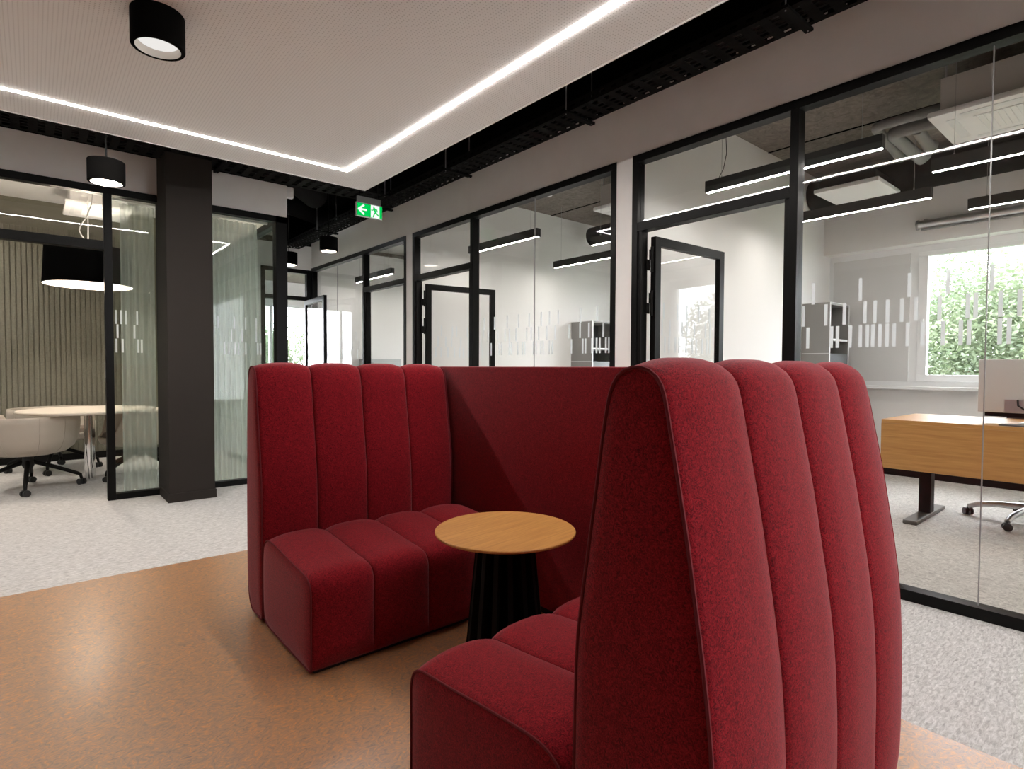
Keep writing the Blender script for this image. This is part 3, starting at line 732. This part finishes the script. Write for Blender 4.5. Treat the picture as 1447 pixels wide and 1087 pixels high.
# exit sign
ex = thing('exit_sign', 'green lit emergency exit sign with arrow and running figure hanging in the corridor', 'exit sign', (2.604, 5.315, 2.652))
SW = .1395
MB().box(-SW, SW, -.014, .014, 0, .138, .002).build('housing', WHITE, ex)
MB().box(-.127, .127, -.010, .012, .138, .20, .001).build('bracket', GREYM, ex)
for x in (-.1, .1): MB().box(x - .004, x + .004, -.002, .006, .20, .768).build('hanger_rod', BLACKM, ex)
fc = MB().box(-SW + .008, SW - .002, -.0155, -.0135, .006, .130).build('sign_face', SIGNG, ex)
def stroke(mb, pts, w, y0, y1):
    for (xa, za), (xb, zb) in zip(pts, pts[1:]):
        d_ = Vector((xb - xa, zb - za)); d_.normalize(); nn = Vector((-d_.y, d_.x)) * w / 2; e_ = d_ * w * .3
        mb.prism([(xa + nn.x - e_.x, za + nn.y - e_.y), (xb + nn.x + e_.x, zb + nn.y + e_.y), (xb - nn.x + e_.x, zb - nn.y + e_.y), (xa - nn.x - e_.x, za - nn.y - e_.y)], y0, y1)
for sgn in (1,):
    a = MB(); stroke(a, [(-.062, .112), (-.116, .069), (-.062, .024)], .018, -.0175, -.0155); stroke(a, [(-.105, .069), (-.036, .069)], .018, -.0178, -.0158)
    a.build('arrow', SIGNW, fc)
    MB().box(.014, .108, -.0172, -.0155, .006, .130).build('doorway', SIGNW, fc)
    g = MB()
    pf = []
    for i in range(14): pf.append((.045 + .0075 * math.cos(2 * PI * i / 14), .112 + .0085 * math.sin(2 * PI * i / 14)))
    g.prism(pf, -.0188, -.0172)
    for pts, w in (([(.048, .100), (.066, .060)], .020), ([(.052, .096), (.036, .080), (.020, .078)], .010), ([(.056, .096), (.078, .090), (.084, .070)], .010),
                   ([(.066, .062), (.050, .044), (.040, .014)], .013), ([(.067, .062), (.082, .044), (.098, .032)], .013)): stroke(g, pts, w, -.0188, -.0172)
    g.build('running_figure', SIGNG, fc)

# ---------------------------------------------------------------- red booth
L = 1.01; NP = 4; PWD = L / NP
def smooth_closed(ctrl, n):
    """resample a closed polygon of (d,z) with light Catmull-Rom smoothing, n points evenly spaced"""
    K = len(ctrl); dense = []
    for i in range(K):
        p0, p1, p2, p3 = (Vector(ctrl[(i + j - 1) % K]) for j in range(4))
        for s in range(10):
            t = s / 10
            dense.append(.5 * ((2 * p1) + (-p0 + p2) * t + (2 * p0 - 5 * p1 + 4 * p2 - p3) * t * t + (-p0 + 3 * p1 - 3 * p2 + p3) * t ** 3))
    ln = [0]
    for a, b in zip(dense, dense[1:] + dense[:1]): ln.append(ln[-1] + (b - a).length)
    out = []; j = 0
    for i in range(n):
        s = ln[-1] * i / n
        while ln[j + 1] < s: j += 1
        t = (s - ln[j]) / max(1e-9, ln[j + 1] - ln[j])
        out.append(dense[j].lerp(dense[(j + 1) % len(dense)], t))
    return out
def channel_block(ctrl, n, bulge, groove=.010, flat_bottom=.05, tuck=0):
    pr = smooth_closed(ctrl, n); N = len(pr)
    area = sum(a.x * b.y - b.x * a.y for a, b in zip(pr, pr[1:] + pr[:1]))
    nr = []
    for i in range(N):
        t = (pr[(i + 1) % N] - pr[i - 1]).normalized()
        v = Vector((t.y, -t.x)) if area > 0 else Vector((-t.y, t.x)); nr.append(v)
    bm = bmesh.new(); cols = []; M = 18
    us = []
    for k in range(NP):
        for j in range(M + (1 if k == NP - 1 else 0)): us.append((k, .5 - .5 * math.cos(PI * j / M)))
    for k, t in us:
        u = (k + t) * PWD
        q = abs(2 * t - 1); endh = (k == 0 and t < .5) or (k == NP - 1 and t > .5)
        w = 1 - q ** (2.2 if endh else 3.0)
        edge = (k == 0 and t < .0005) or (k == NP - 1 and t > .9995)
        g = 0 if edge else groove * max(0, 1 - min(t, 1 - t) / .012)
        endr = 0.0
        ring = []
        for p, v in zip(pr, nr):
            a = min(1, max(0, (p.y - .03) / flat_bottom))
            off = (bulge * w - g - (tuck * max(0, 1 - (k + t) / .6) ** 2 if v.x > .3 else 0)) * a
            ring.append(bm.verts.new((u, p.x + v.x * off, p.y + v.y * off)))
        cols.append(ring)
    for a, b in zip(cols, cols[1:]):
        for i in range(N): bm.faces.new((a[i], a[(i + 1) % N], b[(i + 1) % N], b[i]))
    cx = sum((p for p in pr), Vector((0, 0))) / N
    for ring, s, u in ((cols[0], -1, 0), (cols[-1], 1, L)):                # end caps, slightly puffed
        prev = ring
        for fr_, h in ((.94, .006), (.8, .010), (.5, .012)):
            cur = [bm.verts.new((u + s * h, cx.x + (p.x - cx.x) * fr_ - 0, cx.y + (p.y - cx.y) * fr_)) for p in pr]
            for i in range(N): bm.faces.new((prev[i], prev[(i + 1) % N], cur[(i + 1) % N], cur[i]))
            prev = cur
        bm.faces.new(prev)
    mb = MB(); mb.bm.free(); mb.bm = bm
    return mb, pr
def bench(label, loc, rz, rear, tuck=0):
    root = thing('bench', label, 'sofa', loc, rz, 'high backed red benches')
    front = [(.590, .02), (.577, .10), (.575, .30), (.576, .42), (.580, .616), (.591, .72), (.606, .82), (.622, .924), (.637, 1.03), (.646, 1.08), (.653, 1.109), (.666, 1.135), (.686, 1.149), (.706, 1.152), (.728, 1.149), (.746, 1.137)]
    mb, pr = channel_block(front + rear, 150, .019, tuck=tuck)
    bk = mb.build('backrest', RED, root, True, ang=60)
    for u, s in ((0, -1), (L, 1)): MB().tube([(u + s * .002, p.x - (tuck if u == 0 and p.x > .72 else 0), p.y) for p in pr] + [(u + s * .002, pr[0].x, pr[0].y)], .0036, 6, caps=False).build('piping', PIPE, bk, True)
    seat = [(.008, .022), (.0, .05), (0, .12), (0, .22), (0, .30), (.004, .328), (.016, .350), (.036, .363), (.07, .370), (.176, .378), (.34, .393), (.46, .400), (.51, .392), (.545, .365), (.56, .32), (.565, .2), (.56, .09), (.545, .045), (.51, .024), (.40, .02), (.2, .02), (.05, .02)]
    mb, pr = channel_block(seat, 120, .021)
    se = mb.build('seat', RED, root, True, ang=60)
    for u, s in ((0, -1), (L, 1)): MB().tube([(u + s * .002, p.x, p.y) for p in pr] + [(u + s * .002, pr[0].x, pr[0].y)], .0034, 6, caps=False).build('piping', PIPE, se, True)
    MB().box(.02, L - .02, .025, .745, 0, .028).build('plinth', BLACKP, root)
    return root
rear_near = [(.757, 1.120), (.765, 1.092), (.773, 1.052), (.789, .97), (.806, .88), (.822, .78), (.836, .69), (.850, .575), (.858, .44), (.860, .30), (.858, .16), (.846, .085), (.815, .04), (.765, .02), (.70, .02), (.64, .02)]
rear_far = [(.755, 1.120), (.760, 1.092), (.764, 1.052), (.770, .97), (.776, .88), (.780, .78), (.784, .69), (.788, .575), (.790, .44), (.790, .30), (.788, .16), (.778, .085), (.755, .04), (.725, .02), (.70, .02), (.64, .02)]
bench('high backed red wool bench facing the camera, beyond the round table', (.768, 2.040, 0), 0, rear_far)
phi = math.radians(1.5); pv = Vector((.767, .795)) - Matrix.Rotation(PI + phi, 2) @ Vector((L, .5))
bench('high backed red wool bench nearest the camera, seen from its fluted rear', (pv.x, pv.y, 0), PI + phi, rear_near, .017)
dv = thing('booth_divider', 'plain red upholstered screen joining the two benches behind the round table', 'screen', (1.826, 1.722, 0))
MB().box(-.023, .022, -1.075, 1.075, .03, 1.157, .012).build('upholstery', RED, dv, True)
MB().box(-.015, .015, -1.0, 1.0, 0, .03).build('plinth', BLACKP, dv)

# round table
rt_ = thing('round_table', 'small round oak topped table on a black slatted base inside the red booth', 'table', (1.372, 1.655, 0), math.radians(8))
MB().lathe([(0, .517), (.235, .517), (.266, .524), (.268, .528), (.268, .532), (.266, .534), (0, .534)], n=96).build('tabletop', OAK, rt_, True, ang=25)
MB().lathe([(0, .505), (.19, .505), (.225, .517), (0, .517)], n=64).build('underside', BLACKM, rt_, True)
bs_ = MB().lathe([(0, .0), (.125, 0), (.082, .505), (0, .505)], n=48).build('base', CEILBLK, rt_, True)
for i in range(14):
    a = 2 * PI * i / 14; mtx = Matrix.Rotation(a, 4, 'Z')
    q = MB(); pts = [(.10, .0), (.158, .0), (.110, .505), (.07, .505)]
    A = [q.bm.verts.new(mtx @ Vector((r, -.009, z))) for r, z in pts]; B = [q.bm.verts.new(mtx @ Vector((r, .009, z))) for r, z in pts]
    q.bm.faces.new(A); q.bm.faces.new(list(reversed(B)))
    for j in range(4): q.bm.faces.new((A[j], B[j], B[(j + 1) % 4], A[(j + 1) % 4]))
    q.build('slat', BLACKM, rt_)

# ---------------------------------------------------------------- outside
struct(MB().box(-40, 60, -40, 60, -3.4, -3.3).build('ground', GRASS))
def tree(x, y, top, rad, label, grp, seed, n=15000, leaf=.055):
    rr = random.Random(seed)
    root = thing('leafy_tree', label, 'tree', (x, y, -3.3), 0, grp)
    blobs = [((0, 0, top + 3.3 - rad * .75), rad * .8)]
    for i in range(16):
        a = rr.random() * 2 * PI; q = rad * (.25 + .55 * rr.random())
        blobs.append(((q * math.cos(a), q * math.sin(a), top + 3.3 - rad * (.5 + 1.5 * rr.random())), rad * (.34 + .3 * rr.random())))
    vs, fs = [], []
    for i in range(n):
        (bx, by, bz), br_ = blobs[rr.randrange(len(blobs))]
        d_ = Vector((rr.gauss(0, 1), rr.gauss(0, 1), rr.gauss(0, 1))).normalized() * br_ * (.35 + .71 * rr.random() ** .5)
        p = Vector((bx, by, bz)) + d_
        s = leaf * (.7 + .9 * rr.random())
        u = Vector((rr.gauss(0, 1), rr.gauss(0, 1), rr.gauss(0, .6))).normalized(); v = u.cross(Vector((rr.gauss(0, 1), rr.gauss(0, 1), rr.gauss(0, 1)))).normalized()
        k = len(vs); vs += [p - u * s, p + v * s * .45, p + u * s, p - v * s * .45]; fs.append((k, k + 1, k + 2, k + 3))
    me = bpy.data.meshes.new('foliage'); me.from_pydata(vs, [], fs); me.materials.append(LEAF)
    fo = bpy.data.objects.new('foliage', me); C.objects.link(fo); fo.parent = root
    MB().tube([(0, 0, 0), (.05, .03, 2.0), (-.05, 0, top + 3.3 - rad)], .16, 10, .07).build('trunk', TRUNK, root, True)
    return root
for i, (x, y, tp, rd) in enumerate(((13.6, 2.2, 3.35, 2.0), (13.9, -3.5, 3.2, 2.0), (14.0, 8.0, 3.1, 2.0), (19.6, -.8, 3.6, 2.1), (19.6, 5.2, 3.5, 2.1))):
    tree(x, y, tp, rd, 'pale green leafy tree outside the office window', 'trees outside the office window', 20 + i, 56000 if i == 0 else 20000, .040 if i == 0 else .06)
for i, (x, y, tp, rd) in enumerate(((6.75, 19.2, 2.75, 1.6), (11.3, 20.5, 3.0, 1.6))):
    tree(x, y, tp, rd, 'pale green leafy tree outside the window behind the corridor end', 'trees behind the corridor end', 40 + i, 20000, .05)

# ---------------------------------------------------------------- sky and render look
w = bpy.data.worlds.new('sky'); bpy.context.scene.world = w; w.use_nodes = True
bg = w.node_tree.nodes['Background']
bg.inputs['Color'].default_value = (.93, .96, 1.0, 1); bg.inputs['Strength'].default_value = 6.0
vs_ = bpy.context.scene.view_settings
vs_.view_transform = 'Standard'; vs_.look = 'None'; vs_.gamma = 1; vs_.use_curve_mapping = False
vs_.exposure = 1.5
cy = bpy.context.scene.cycles
cy.transparent_max_bounces = 24; cy.max_bounces = 10; cy.diffuse_bounces = 5; cy.glossy_bounces = 5
